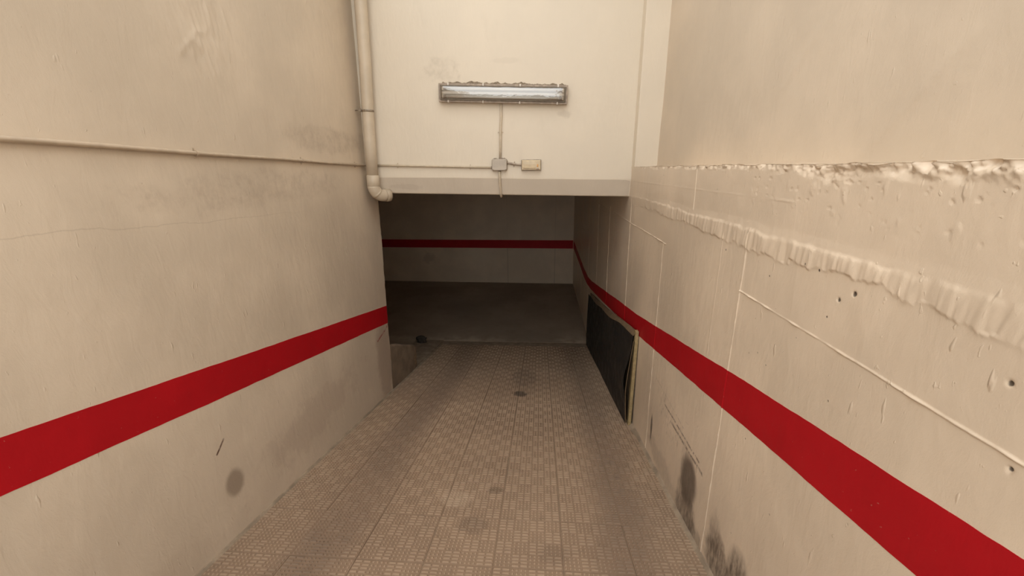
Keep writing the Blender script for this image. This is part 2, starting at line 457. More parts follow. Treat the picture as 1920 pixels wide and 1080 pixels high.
TM_MID = [tile_mesh(i + 5, .7) for i in range(2)]            # dirt-filled, worn lower down the ramp
TM_LOW = [tile_mesh(i + 9, .42) for i in range(2)]
ang = -math.atan(SL)
ca = math.cos(ang)
rows = 17
yrow0 = 1.632 - 3 * TS * ca
for j in range(rows + 0):
    for i in range(7):
        yc = yrow0 + (j + .5) * TS * ca
        if yc + TS / 2 > Y_END + .02: continue
        xc = -1.83 + (i + .5) * TS
        o = bpy.data.objects.new('tile', random.choice(TM if yc < 2.9 else TM_MID if yc < 4.0 else TM_LOW)); COL.objects.link(o)
        o.parent = ramp
        o.location = (xc + random.uniform(-.001, .001), yc, -1.8 - SL * yc + ZC + random.uniform(-.0012, .0012))
        o.rotation_euler = (ang + random.uniform(-.002, .002), random.uniform(-.002, .002), random.uniform(-.002, .002))
LASTY = max(o.location.y for o in ramp.children) + TS / 2 * ca
# mortar joint strip from the last tile row to the level floor
def strip(name, pts2, x0, x1, mat, parent, zoff=0.0):
    V = [(x, y, z + ZC + zoff) for x in (x0, x1) for y, z in pts2]
    n_ = len(pts2); F = [(i, i + 1, n_ + i + 1, n_ + i) for i in range(n_ - 1)]
    return mesh_obj(name, V, F, mat, parent)

def fillet(name, xw, sgn, y0, y1, w, hgt):
    ys = np.linspace(y0, y1, 90)
    V = []
    for i, y in enumerate(ys):
        g = float(-1.8 - SL * y) + ZC
        a = w * (1 + .35 * fbm(y * 5.0, 3.0 + sgn)) ; hh = hgt * (1 + .6 * fbm(y * 7.0, 9.0 + sgn))
        V += [(xw, y, g + hh), (xw - sgn * a * .45, y, g + hh * .75), (xw - sgn * a, y, g - .004), (xw - sgn * a, y, g - .03), (xw, y, g - .03)]
    F = []
    for i in range(len(ys) - 1):
        for j in range(5): F.append((i * 5 + j, i * 5 + (j + 1) % 5, (i + 1) * 5 + (j + 1) % 5, (i + 1) * 5 + j))
    F += [(0, 1, 2, 3, 4), tuple(len(V) - 5 + j for j in range(5))]
    return mesh_obj(name, V, F, M['mortar'], ramp, smooth=False)
fillet('mortar_fillet', .956, 1, .0, Y_END - .1, .044, .026)
fillet('mortar_fillet', -1.857, -1, .0, 4.30, .016, .006)

V = [(x, y, z) for x in (-9.0, 1.3) for y, z in ((Y_END + .010, -.012), (14.0, -.012), (14.0, -.3), (Y_END + .010, -.3))]
F = [(0, 1, 5, 4), (1, 2, 6, 5), (2, 3, 7, 6), (3, 0, 4, 7), (0, 3, 2, 1), (4, 5, 6, 7)]
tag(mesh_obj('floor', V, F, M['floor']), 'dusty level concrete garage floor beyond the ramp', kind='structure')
box('floor_side', (-9.0, 2.0, -.3), (-1.91, Y_END + .01, -.002), M['floor'])
tag(bpy.data.objects['floor_side'], 'level concrete garage floor left of the ramp', kind='structure')

gy = float(ground(YB)) + ZC
tag(box('floor_street', (-30, -40, gy - .3), (30, YB - .005, gy), M['street']), 'street level paving at the head of the ramp', kind='structure')

# ------------------------------------------------------------------ left wall
def end_y(z): return 4.50 + (z + .30) / 2.34 * .19
def left_x(Y, z):
    x = -1.855 + .028 * np.maximum(0, z)
    p = .004 * fbm(Y * 1.3, z * 1.3, 3) + .0016 * fbm(Y * 9, z * 4, 3)
    # torn, re-painted patch high on the wall
    m = sstep(.33, .1, np.hypot((Y - 2.30 - .10 * (z - .75)) / .9, (z - .80) / 1.25))
    p = p + m * .014 * np.abs(fbm(Y * 22 + z * 7, z * 6, 4))
    m = np.exp(-((z - .66 - .9 * (Y - 2.22) - .05 * fbm(Y * 12, 3.0)) / .012) ** 2) * sstep(2.10, 2.16, Y) * sstep(2.40, 2.32, Y)
    p = p + m * .004
    m = sstep(.16, .04, np.hypot((Y - 1.08) / .7, (z + 1.62) / 1.7)); p = p + m * .006 * np.abs(fbm(Y * 30, z * 4, 3))
    # rounded outer arris
    d = end_y(z) - Y
    p = p - .012 * np.clip(1 - d / .02, 0, 1) ** 2 - .004 * (fbm(z * 12, 2.2) > .18) * np.clip(1 - d / .04, 0, 1)
    return x + p
cols = np.concatenate([np.linspace(YB, .7, 12, endpoint=False), np.linspace(.7, 2.0, 110, endpoint=False), np.linspace(2.0, 2.6, 80, endpoint=False), np.linspace(2.6, 4.2, 100, endpoint=False), np.linspace(4.2, 4.5, 34)])
zz = np.concatenate([np.linspace(2.0, 1.7, 3, endpoint=False), np.linspace(1.7, -.9, 170, endpoint=False)])
U = np.linspace(0, 1, 110)
Yg = np.tile(cols, (len(zz) + len(U), 1)).astype(float)
Zg = np.concatenate([np.tile(zz[:, None], (1, len(cols))), -.9 + U[:, None] * (ground(cols)[None, :] - .03 + .9)])
top_m = Yg > 4.2
Yg = np.where(top_m, 4.2 + (Yg - 4.2) / .30 * (np.minimum(end_y(Zg), 4.6) - 4.2), Yg)
Xg = left_x(Yg, Zg)
nr, nc = Yg.shape
V = np.stack([Xg, Yg, Zg + ZC], -1).reshape(-1, 3).tolist()
F = grid_faces(nr, nc)
V, F = add_back(V, F, nr, nc, -2.12)
wl = mesh_obj('wall_left', V, F, M['left'], smooth=True)
tag(wl, 'tall cream painted left wall of the ramp with a red stripe', kind='structure')

def stripe_mesh(name, ys, zt, zb, xf, side, parent, label):
    n_ = 9
    t = np.linspace(0, 1, n_)[None, :]
    wt = .004 * fbm(ys * 2.3, 1.7) + .0022 * fbm(ys * 14, 4.4); wb = .004 * fbm(ys * 2.1, 8.7) + .0022 * fbm(ys * 13, 6.1)
    Z_ = (zt + wt)[:, None] * (1 - t) + (zb + wb)[:, None] * t
    Y_ = np.repeat(ys[:, None], n_, 1)
    X_ = xf(Y_, Z_) + side * .0012
    V = np.stack([X_, Y_, Z_ + ZC], -1).reshape(-1, 3)
    V2 = V.copy(); V2[:, 0] -= side * .004
    N = len(V)
    F = grid_faces(len(ys), n_, 0, side > 0)
    edge = [i * n_ for i in range(len(ys))]
    edge2 = [i * n_ + n_ - 1 for i in range(len(ys))]
    VV = [V]; m_ = len(ys)
    for e in (edge, edge2):                       # rims on their own vertices, so the face shades flat to its edge
        b0 = sum(len(q) for q in VV); VV += [V[e], V2[e]]
        F += [(b0 + i, b0 + i + 1, b0 + m_ + i + 1, b0 + m_ + i) for i in range(m_ - 1)]
    o = mesh_obj(name, np.concatenate(VV).tolist(), F, M['red'], parent, smooth=True)
    o['label'] = label
    return o
ys = np.linspace(.2, 4.375, 280)
zt = -1.8 - SL * ys + np.interp(ys, [1, 1.76, 4.39], [1.140, 1.133, 1.117])
zb = -1.8 - SL * ys + np.interp(ys, [.96, 1.7, 4.33], [.933, .923, .898])
stripe_mesh('red_stripe', ys, zt, zb, left_x, 1, wl, 'glossy red painted stripe along the left wall')

# ------------------------------------------------------------------ right retaining wall
FINS_V = [(2.488, -.02, -.25, .004), (1.808, -.29, -2.4, .0038), (3.0, -.56, -2.7, .0035), (4.14, -.30, -3.0, .0045), (5.37, -.5, -3.2, .005), (6.4, -.4, -3.3, .004), (7.5, -.4, -3.3, .004), (8.8, -.4, -3.3, .004), (2.05, -.37, -1.0, .0012)]
FINS_H = [(-.556, .0, 1.80, .0034), (-.545, 2.95, 6.5, .0035), (-.13, 1.5, 4.1, .0007)]
def rprot(Y, z):
    """how far the rough retaining wall stands proud of its plane"""
    Y = np.asarray(Y, float); z = np.asarray(z, float)
    p = .005 * fbm(Y * 1.1, z * 1.1, 3) + .0016 * fbm(Y * 10, z * 7, 3)
    # smeared mortar band about 0.3 m below the ledge
    near = (sstep(4.4, 2.2, Y) * .65 + .35) * (.62 + .38 * sstep(.8, 1.3, Y))
    zt = -.262 + .012 * fbm(Y * 3, 1.1, 3) + .012 * fbm(Y * 22, 9.1, 3)
    zbm = -.350 + .040 * fbm(Y * 4.2, 7.7, 4) + .02 * fbm(Y * 24, 3.7, 3) + np.where(Y < 1.5, .018, 0)
    t = np.clip((zt - z) / (zt - zbm), 0, 1)
    inb = (z < zt) & (z > zbm)
    streak = .5 + .8 * fbm(Y * 26 + 5 * z, z * 4, 2) + 1.1 * fbm(Y * 62 + 9 * z, z * 6, 2) + .5 * fbm(Y * 120, z * 8, 1)
    body = sstep(0, .18, t) * (.001 + .0058 * streak * (.35 + .65 * np.sin(np.clip(t, 0, 1) * 2.0 + .2)))
    drop = np.where(z <= zbm, np.exp((z - zbm) / .006), 0)
    lip = .0005 + .0052 * np.clip(.4 + 1.4 * fbm(Y * 16, 5.5, 3), 0, 1)
    p = p + near * (np.where(inb, body, 0) + drop * lip)
    p = p - .004 * np.clip((z - zt) / .05 + .4, 0, 1) * near
    # crumbled broken top edge
    amp = np.interp(Y, [.3, .8, 1.4, 2.2, 3.2, 4.3], [1.0, 1.0, 1.0, .65, .42, .38])
    dep = np.interp(Y, [.3, .8, 1.3, 2.0, 4.3], [.066, .066, .060, .034, .028]) * (1 + .8 * fbm(Y * 5, 3.3, 3))
    m = sstep(-dep * 1.25, -dep * .35, z - .02)
    lump = fbm(Y * 15, z * 19, 4)
    p = p + m * amp * (.012 * lump + .024 * fbm(Y * 34, z * 40, 4) - .007 + .014 * np.abs(fbm(Y * 62, z * 62, 2)))
    # pocks below the crumbled edge
    hz = sstep(-.22, -.08, z) * sstep(2.4, 1.2, Y)
    p = p - hz * .003 * sstep(.42, .47, fbm(Y * 60, z * 60 + 4, 2)) + hz * .0022 * sstep(.32, .45, fbm(Y * 34 + 9, z * 14, 3))
    # formwork fins
    for y0, z1, z2, a in FINS_V:
        w = .0026 + .0006 * y0
        jit = .006 * fbm(z * 6 + y0, y0, 3)
        on = sstep(z2 - .01, z2, z) * sstep(z1 + .01, z1, z)
        p = p + on * a * (1 + .8 * fbm(z * 22, y0 * 3, 2)) * np.exp(-((Y - y0 - jit) / w) ** 2)
    for z0, y1, y2, a in FINS_H:
        on = sstep(y1 - .02, y1, Y) * sstep(y2 + .02, y2, Y)
        p = p + on * a * (1 + 1.5 * fbm(Y * 22, z0 * 9, 3)) * np.exp(-((z - z0 - .004 * fbm(Y * 4, z0)) / .0034) ** 2)
    for a, b, r in ((1.169, -.366, .012), (1.223, -.402, .010), (.752, -.417, .010), (.702, -.578, .008)):
        p = p - .008 * np.exp(-((Y - a) ** 2 + (z - b) ** 2) / (r * .5) ** 2)
    return p
def right_x(Y, z): return .92 + .012 * np.maximum(0, -z) - rprot(Y, z)
cols = np.concatenate([np.linspace(YB, .3, 8, endpoint=False), np.geomspace(.3, 11.2, 860)] + [np.arange(-.016, .0161, .002) + f[0] for f in FINS_V])
cols = np.unique(np.round(cols, 4))
zz = np.concatenate([np.linspace(.017, -.45, 105, endpoint=False), np.linspace(-.45, -.53, 14, endpoint=False), np.linspace(-.53, -.58, 26, endpoint=False), np.linspace(-.58, -.70, 14, endpoint=False)])
U = np.linspace(0, 1, 130)
Zg = np.concatenate([np.tile(zz[:, None], (1, len(cols))), -.70 + U[:, None] * (ground(cols)[None, :] - .03 + .70)])
Yg = np.tile(cols, (Zg.shape[0], 1))
# ragged top line
rag = np.interp(cols, [YB, .3, 1.4, 4.3, 4.4, 11.2], [.0, .016, .012, .008, 0, 0]) * (fbm(cols * 14, cols * 0 + 2.2, 3) - .1)
Zg[:20] += rag[None, :] * np.linspace(1, 0, 20)[:, None]
Zg[:20] -= np.linspace(.012, 0, 20)[:, None]
Xg = right_x(Yg, Zg)
nr, nc = Yg.shape
V = np.stack([Xg, Yg, Zg + ZC], -1).reshape(-1, 3).tolist()
F = grid_faces(nr, nc, 0, True)
V, F = add_back(V, F, nr, nc, 1.30)
wr = mesh_obj('wall_right', V, F, M['right'], smooth=True)
tag(wr, 'rough cream painted concrete retaining wall with crumbled top edge and red stripe', kind='structure')

ys = np.unique(np.round(np.concatenate([np.linspace(.2, 3.5, 300, endpoint=False), np.linspace(3.5, 11.08, 160)] + [np.arange(-.016, .0161, .002) + f[0] for f in FINS_V]), 4))
TY = [-1, .63, 1.61, 3.64, 4.41, 5.58, 6.96, 7.54, 8.24, 9.25, 11.2]
zt = np.interp(ys, TY, [-.40, -.728, -.927, -1.363, -1.50, -1.72, -1.976, -2.05, -2.06, -2.03, -1.96])
BY = [-1, .784, 1.547, 3.58, 5.53, 7.07, 7.67, 8.29, 9.19, 11.2]
zb = np.interp(ys, BY, [-.61, -.971, -1.125, -1.545, -1.90, -2.16, -2.23, -2.245, -2.21, -2.17])
stripe_mesh('red_stripe', ys, zt, zb, right_x, -1, wr, 'glossy red painted stripe along the retaining wall')

# ------------------------------------------------------------------ upper right wall, pilaster, lintel
def upx(Y, z):
    p = .005 * fbm(Y * 1.2 + 3, z * 1.2, 3) + .0018 * fbm(Y * 7, z * 3 + 8, 3)
    p = p + .004 * np.exp(-((z - .02 - 1.05 * (1.56 - Y)) / .010) ** 2) * sstep(1.20, 1.3, Y) * sstep(1.60, 1.52, Y)
    m = np.exp(-((z - .42 - .9 * (2.05 - Y)) / .012) ** 2) * sstep(1.85, 1.95, Y) * sstep(2.22, 2.1, Y)
    p = p + .004 * m
    return 1.138 - p
cols = np.concatenate([np.linspace(YB, .6, 10, endpoint=False), np.linspace(.6, 4.13, 200)])
zz = np.concatenate([np.linspace(2.7, 1.5, 6, endpoint=False), np.linspace(1.5, -.04, 120)])
Yg, Zg = np.meshgrid(cols, zz)
nr, nc = Yg.shape
V = np.stack([upx(Yg, Zg), Yg, Zg + ZC], -1).reshape(-1, 3).tolist()
F = grid_faces(nr, nc, 0, True)
V, F = add_back(V, F, nr, nc, 1.32)
tag(mesh_obj('wall_right_upper', V, F, M['right_upper'], smooth=True), 'smooth cream upper right wall set back above the rough ledge', kind='structure')
tag(box('wall_pilaster', (.921, 4.12, -.02 + ZC), (1.30, 4.5, 2.7 + ZC), M['lintel'], bevel=.004), 'narrow ivory pilaster standing on the ledge right of the lintel', kind='structure')

def lint_z(x, zl, zr): return zl + (x + 1.86) / 2.78 * (zr - zl)
V = []
for x in np.linspace(-1.90, .925, 30):
    w = .004 * fbm(x * 4, 3.1)
    a = lint_z(x, -.066, -.120) + w * 1.2; b = lint_z(x, -.232, -.292)
    for y, z in ((4.24, 2.7), (4.24, a + .012), (4.241, a), (4.275, b + .006), (4.282, b), (4.80, b), (4.80, 2.7)): V.append((x, y, z + ZC))
F = []
for i in range(29):
    for j in range(7): F.append((i * 7 + j, i * 7 + (j + 1) % 7, (i + 1) * 7 + (j + 1) % 7, (i + 1) * 7 + j))
F += [tuple(range(7)), tuple(29 * 7 + j for j in range(7))]
wlin = tag(mesh_obj('wall_lintel', V, F, M['lintel']), 'ivory painted lintel wall above the dark garage opening', kind='structure')

# greyer band along the foot of the lintel
V = []; F = []
xs_ = np.linspace(-1.90, .915, 60)
for x in xs_:
    a = lint_z(x, -.066, -.120) + .007 * float(fbm(np.array(x * 2.2), np.array(3.1))) - .012 * max(0, (x - .86) / .055); b = lint_z(x, -.232, -.292)
    for q in (0, 1):
        for t, dy in ((0, .0), (1, .0)):
            z = a * (1 - t) + (b + .010) * t
            V.append((x, 4.2405 + .0345 * max(0, (lint_z(x, -.066, -.120) - z) / .17) - .0025 + .006 * q, z + ZC))
for i in range(len(xs_) - 1):
    o4 = i * 4
    for p_, q_ in ((0, 1), (1, 3), (3, 2), (2, 0)): F.append((o4 + p_, o4 + q_, o4 + 4 + q_, o4 + 4 + p_))
bnd = mesh_obj('lower_band', V, F, M['band'], wlin); bnd['label'] = 'greyer band along the lower edge'

# ------------------------------------------------------------------ unseen slab added above the frame to darken the top of the lintel
tag(box('ceiling_shade_slab', (-2.3, 3.35, 2.72 + ZC), (1.6, 4.85, 2.95 + ZC), M['lintel']), 'unseen slab added over the lower ramp to shade the lintel top', kind='structure')

# ------------------------------------------------------------------ the garage beyond
tag(box('ceiling', (-9.0, 4.78, -.03 + ZC), (1.35, 14, .3 + ZC), M['ceiling']), 'dark low ceiling of the garage', kind='structure')
V = [(x, y, z) for z in (-.02, ZC + .05) for x, y in ((-9.0, 11.42), (1.2, 11.08), (1.2, 11.4), (-9.0, 11.75))]
F = [(0, 1, 5, 4), (1, 2, 6, 5), (2, 3, 7, 6), (3, 0, 4, 7), (3, 2, 1, 0), (4, 5, 6, 7)]
wb = tag(mesh_obj('wall_back', V, F, M['back']), 'shadowed cream back wall of the garage with a red stripe', kind='structure')
V = [(x, y, z + ZC) for x, y in ((-8.9, 11.4167 - .002), (.93, 11.089 - .002)) for z in (-2.19, -1.955)] 
V += [(x, y + .004, z) for x, y, z in V]
F = [(0, 1, 3, 2), (4, 6, 7, 5), (0, 4, 5, 1), (2, 3, 7, 6), (1, 5, 7, 3), (0, 2, 6, 4)]
sb = mesh_obj('red_stripe', V, F, M['red'], wb); sb['label'] = 'red painted stripe across the back wall'
tag(box('wall_garage_left', (-9.0, 2.0, -.02), (-8.8, 11.6, ZC + .05), M['back']), 'far left wall of the garage hidden in the dark', kind='structure')
tag(box('wall_garage_near', (-9.0, 2.0, -.02), (-2.10, 2.2, ZC + .05), M['back']), 'near garage wall behind the left ramp wall', kind='structure')
tag(box('ceiling_side', (-9.0, 2.0, -.03 + ZC), (-2.11, 4.78, .3 + ZC), M['ceiling']), 'garage ceiling left of the ramp', kind='structure')

# low concrete kerb wall that goes on beyond the end of the left wall
ysk = [4.30, 4.6, 4.95, 5.2, 5.32, 5.37]
topk = [-2.06, -2.18, -2.36, -2.47, -2.54, -2.64]
V = []
for i, (y, t) in enumerate(zip(ysk, topk)):
    g = float(ground(np.array(y))) - .03
    ins = .05 if i == 5 else (.012 if i == 4 else 0)
    for x, z in ((-1.862 - ins, g), (-1.862 - ins, t - .03), (-1.885 - ins, t), (-2.03 + ins, t), (-2.05 + ins, t - .03), (-2.05 + ins, -ZC)): V.append((x, y, z + ZC))
F = []
for i in range(5):
    for j in range(6): F.append((i * 6 + j, i * 6 + (j + 1) % 6, (i + 1) * 6 + (j + 1) % 6, (i + 1) * 6 + j))
F += [tuple(range(6)), tuple(30 + j for j in range(6))]
tag(mesh_obj('wall_kerb', V, F, M['kerb']), 'low worn concrete kerb wall beside the foot of the ramp', kind='structure')
V = [(x, y, float(z) + ZC) for x in (-2.42, -1.88) for y, z in ((5.30, ground(5.30) + .002), (Y_END - .01, -ZC + .002), (Y_END - .01, -ZC - .25), (5.30, -ZC - .25))]
F = [(0, 1, 5, 4), (1, 2, 6, 5), (2, 3, 7, 6), (3, 0, 4, 7), (0, 3, 2, 1), (4, 5, 6, 7)]
tag(mesh_obj('floor_apron', V, F, M['mortar']), 'plain concrete apron widening the foot of the ramp to the left', kind='structure')
bm = bmesh.new(); bmesh.ops.create_icosphere(bm, subdivisions=3, radius=1)
for v in bm.verts:
    r_ = 1 + .9 * float(fbm(np.array(v.co.x * 1.7 + 3), np.array(v.co.y * 1.7 + v.co.z * 2.1)))
    v.co = Vector((v.co.x * .10 * r_ * (1 + .3 * v.co.z), v.co.y * .10 * r_, max(-.5, v.co.z) * .07 * r_))
st = from_bm('rubble_stone', bm, M['stone'], smooth=True)
st.location = (-2.27, 6.80, .065)
tag(st, 'dark lump of rubble on the floor past the low kerb wall', 'stone')

# ------------------------------------------------------------------ rainwater pipe
pp = empty('drain_pipe', (-1.75, 4.14, -.12 + ZC))
def rel(o, pts): return [Vector(p) - o.location for p in pts]
Zp = lambda x, y, z: (x, y, z + ZC)
PR = .0575
shaft = [Zp(-1.655, 4.155, 2.7), Zp(-1.676, 4.15, 1.7), Zp(-1.690, 4.15, 1.3), Zp(-1.706, 4.15, .95), Zp(-1.728, 4.148, .58), Zp(-1.742, 4.145, .25), Zp(-1.750, 4.14, -.10)]
tube('shaft', rel(pp, shaft), PR, M['pvc'], pp, 24)
tube('socket', rel(pp, [Zp(-1.7485, 4.14, -.045), Zp(-1.7487, 4.14, -.05), Zp(-1.7515, 4.14, -.155), Zp(-1.7516, 4.14, -.16)]), [PR + .001, PR + .006, PR + .006, PR + .001], M['pvc'], pp, 24)
el = []
cx, cy, cz = -1.752, 4.14, -.15
Rb = .105
dirx, diry = .62, .785
for i in range(13):
    a = math.pi / 2 * i / 12
    d = Rb * (1 - math.cos(a))
    el.append(Zp(cx + dirx * d, cy + diry * d, cz - Rb * math.sin(a)))
el.append(Zp(cx + dirx * (Rb + .03), cy + diry * (Rb + .03), cz - Rb))
tube('elbow', rel(pp, el), PR + .005, M['pvc'], pp, 24)
mid = el[6]
tube('elbow_seam', rel(pp, [el[5], el[6], el[7]]), [PR + .004, PR + .0085, PR + .004], M['pvc_grey'], pp, 24)
e0 = Vector((cx + dirx * (Rb + .02), cy + diry * (Rb + .02), cz - Rb + ZC))
dv = Vector((dirx, diry, 0)); dv2 = Vector((.10, 1, 0)).normalized()
tube('collar', rel(pp, [e0, e0 + dv * .004, e0 + dv * .05, e0 + dv * .054]), [PR + .004, PR + .010, PR + .010, PR + .002], M['pvc_grey'], pp, 24)
# clamp band with screw ear
pc = Vector(Zp(-1.7285, 4.148, .57))
tube('clamp_band', rel(pp, [pc + Vector((0, 0, .010)), pc + Vector((0, 0, .0095)), pc - Vector((0, 0, .0095)), pc - Vector((0, 0, .010))]), [PR, PR + .003, PR + .003, PR], M['steel'], pp, 24)
bm = bmesh.new(); bm_box(bm, (-1.80, 4.085, .558 + ZC), (-1.775, 4.105, .590 + ZC), .003); bm_tube(bm, [Zp(-1.84, 4.11, .574), Zp(-1.77, 4.09, .574)], .006, 8)
for v in bm.verts: v.co -= pp.location
from_bm('clamp_screw', bm, M['steel'], pp)
tag(pp, 'cream plastic drain pipe running down the corner into the garage opening', 'pipe')

# ------------------------------------------------------------------ conduits
CR = .0115
def saddle(parent, c, axis, wall_n, mat, r=CR):
    """strap clip around a conduit: hoop plus two screw ears; c centre, axis along conduit, wall_n away from the wall"""
    c = Vector(c); ax = Vector(axis).normalized(); n_ = Vector(wall_n).normalized(); t = ax.cross(n_).normalized()
    bm = bmesh.new(); half = .006; pts = []
    ro = r + .003
    prof = [(-ro - .013, -r - .001), (-ro, -r - .001)] + [(-ro * math.cos(a), ro * math.sin(a)) for a in np.linspace(0, math.pi, 9)] + [(ro, -r - .001), (ro + .013, -r - .001)]
    inner = [(ro + .013, -r - .0005 - .0), (ro, -r - .0005)]
    A = [bm.verts.new(c + t * u + n_ * v - ax * half) for u, v in prof]
    B = [bm.verts.new(c + t * u + n_ * v + ax * half) for u, v in prof]
    th = .0022
    A2 = [bm.verts.new(c + t * u * .93 + n_ * (v - th if abs(u) > ro + .001 or v < 0 else v * .85) - ax * half) for u, v in prof]
    B2 = [bm.verts.new(c + t * u * .93 + n_ * (v - th if abs(u) > ro + .001 or v < 0 else v * .85) + ax * half) for u, v in prof]
    N = len(prof)
    for i in range(N - 1):
        bm.faces.new((A[i], A[i + 1], B[i + 1], B[i])); bm.faces.new((A2[i], B2[i], B2[i + 1], A2[i + 1]))
        bm.faces.new((A[i], A2[i], A2[i + 1], A[i + 1])); bm.faces.new((B[i], B[i + 1], B2[i + 1], B2[i]))
    for sgn in (-1, 1):
        q = c + t * sgn * (ro + .008) + n_ * (-r - .001)
        bm_tube(bm, [q, q + n_ * .004], .0042, 8)
    for v in bm.verts: v.co -= parent.location
    return from_bm('clip', bm, mat, parent)

def cz(y): return .150 - .0226 * y
cl = empty('wall_conduit', (-1.83, .5, cz(.5) + ZC))
lx = lambda y: float(left_x(np.array(y), np.array(cz(y)))) + CR + .002
pts = [(lx(y), y, cz(y) + ZC + .0015 * math.sin(y * 5)) for y in np.linspace(YB + .1, 4.14, 60)] + [(-1.832, 4.19, cz(4.19) + ZC), (-1.815, 4.218, cz(4.2) + ZC), (-1.79, 4.2265, .058 + ZC)]
tube('run', rel(cl, pts), CR, M['conduit'], cl, 12)
for y in (.2, 1.14, 2.09, 3.06, 3.98):
    saddle(cl, (lx(y), y, cz(y) + ZC + .0015 * math.sin(y * 5)), (0, 1, -.0226), (1, 0, 0), M['conduit'])
tag(cl, 'thin cream conduit clipped along the left ramp wall', 'conduit')

YF = 4.24
def hz(x): return .058 + (x + 1.79) / 1.28 * (-.041)
ch = empty('lintel_conduit', (-1.15, YF, hz(-1.15) + ZC))
tube('run', rel(ch, [(-1.79, YF - CR - .002, hz(-1.79) + ZC), (-1.5, YF - CR - .002, hz(-1.5) + ZC), (-.9, YF - CR - .002, hz(-.9) + ZC), (-.500, YF - CR - .002, hz(-.50) + ZC)]), .0105, M['conduit_ivory'], ch, 12)
for x in (-1.506, -.733): saddle(ch, (x, YF - CR - .002, hz(x) + ZC), (1, 0, -.03), (0, -1, 0), M['conduit_ivory'])
tag(ch, 'thin ivory conduit running across the lintel from pipe to junction box', 'conduit')

cv = empty('lamp_conduit', (-.41, YF, .35 + ZC))
vx = [(-.397, .625), (-.400, .50), (-.409, .36), (-.413, .22), (-.417, .098)]
tube('run', rel(cv, [(x, YF - .0145, z + ZC) for x, z in vx]), .0125, M['conduit_ivory'], cv, 12)
saddle(cv, (-.409, YF - .0145, .355 + ZC), (0.03, 0, 1), (0, -1, 0), M['conduit_ivory'], .0125)
tag(cv, 'short upright conduit between the strip lamp and junction box', 'conduit')

cd = empty('drop_conduit', (-.425, YF, -.1 + ZC))
tube('run', rel(cd, [(-.428, YF - .0145, -.015 + ZC), (-.427, YF - .0145, -.075 + ZC), (-.426, YF - .012, -.13 + ZC), (-.424, YF + .003, -.19 + ZC), (-.421, YF + .012, -.240 + ZC), (-.421, YF + .022, -.266 + ZC), (-.421, YF + .05, -.281 + ZC), (-.421, YF + .4, -.284 + ZC)]), .0125, M['conduit_ivory'], cd, 12)
tag(cd, 'short conduit dropping from the junction box over the lintel edge', 'conduit')

# ------------------------------------------------------------------ junction box
jb = empty('junction_box', (-.425, YF, .042 + ZC))
J = lambda lo, hi: (lo, hi)
def rbox(name, w, h, y0, y1, rad, mat, parent, soft=.004, cx=0, cz_=0):
    """rounded-corner plate in the wall plane; y measured out from the wall (towards the ramp)"""
    pts = []
    for sx, sz, a0 in ((1, 1, 0), (-1, 1, 90), (-1, -1, 180), (1, -1, 270)):
        for i in range(6):
            a = math.radians(a0 + 18 * i)
            pts.append((sx * (w / 2 - rad) + rad * math.cos(a), sz * (h / 2 - rad) + rad * math.sin(a)))
    bm = bmesh.new(); n_ = len(pts); rings = []
    for y, k_ in ((y0, 0), (y1 - soft, 0), (y1 - soft * .3, soft * .35), (y1, soft)):
        rings.append([bm.verts.new((cx + x * (1 - 2 * k_ / w), -y, cz_ + z * (1 - 2 * k_ / h))) for x, z in pts])
    for a, b in zip(rings, rings[1:]):
        for j in range(n_): bm.faces.new((a[j], a[(j + 1) % n_], b[(j + 1) % n_], b[j]))
    bm.faces.new(rings[0]); bm.faces.new(rings[-1])
    return from_bm(name, bm, mat, parent)
rbox('base', .158, .118, 0, .034, .018, M['boxrim'], jb)
lid = rbox('lid', .150, .110, .034, .046, .016, M['boxgrey'], jb)
for x in (-.062, .062):
    for z in (-.043, .043): tube('screw', [(x, -.045, z), (x, -.0485, z)], .005, M['boxgrey'], lid, 10)
for x, z, dx, dz in ((.012, .056, 0, 1), (-.045, .056, 0, 1), (.045, .056, 0, 1), (0, -.056, 0, -1), (-.076, -.028, -1, 0), (.076, .018, 1, 0)):
    tube('gland', [(x, -.016, z), (x + dx * .010, -.016, z + dz * .010)], .0145, M['boxrim'], jb, 12)
tag(jb, 'square grey junction box with rounded lid on the lintel', 'junction box')

# ------------------------------------------------------------------ emergency light
em = empty('emergency_light', (-.0985, YF, .036 + ZC), (0, math.radians(.4), 0))
rbox('base', .203, .108, 0, .026, .006, M['steel'], em, .003)
cov = rbox('cover', .190, .095, .026, .044, .006, M['cream'], em, .006)
rbox('label_panel', .125, .034, .044, .0475, .012, M['label'], cov, .002, -.018, .018)
box('rib', (-.085, -.047, -.012), (.060, -.044, -.008), M['label'], cov)
tube('lamp', [(-.08, -.046, -.028), (.045, -.046, -.028)], .006, M['cream'], cov, 10)
rbox('indicator', .014, .026, .044, .051, .004, M['amber'], cov, .003, .066, -.006)
rbox('test_button', .026, .014, .044, .049, .003, M['housing'], cov, .002, .066, -.036)
tag(em, 'small yellowed emergency light right of the junction box', 'emergency light')
sf = empty('flexible_conduit', (-.27, YF, .05 + ZC))
pts = [(-.345, YF - .016, .060 + ZC), (-.315, YF - .016, .056 + ZC), (-.275, YF - .014, .047 + ZC), (-.235, YF - .014, .041 + ZC), (-.199, YF - .014, .038 + ZC)]
bm = bmesh.new()
P = []; Rr = []
for i in range(60):
    t = i / 59 * (len(pts) - 1); a = min(int(t), len(pts) - 2); f = t - a
    P.append(Vector(pts[a]).lerp(Vector(pts[a + 1]), f) - sf.location); Rr.append(.0085 + .0015 * (i % 2))
bm_tube(bm, P, Rr, 10); from_bm('hose', bm, M['housing'], sf, smooth=True)
saddle(sf, (-.275, YF - .014, .047 + ZC), (1, 0, -.2), (0, -1, 0), M['conduit'], .0105)
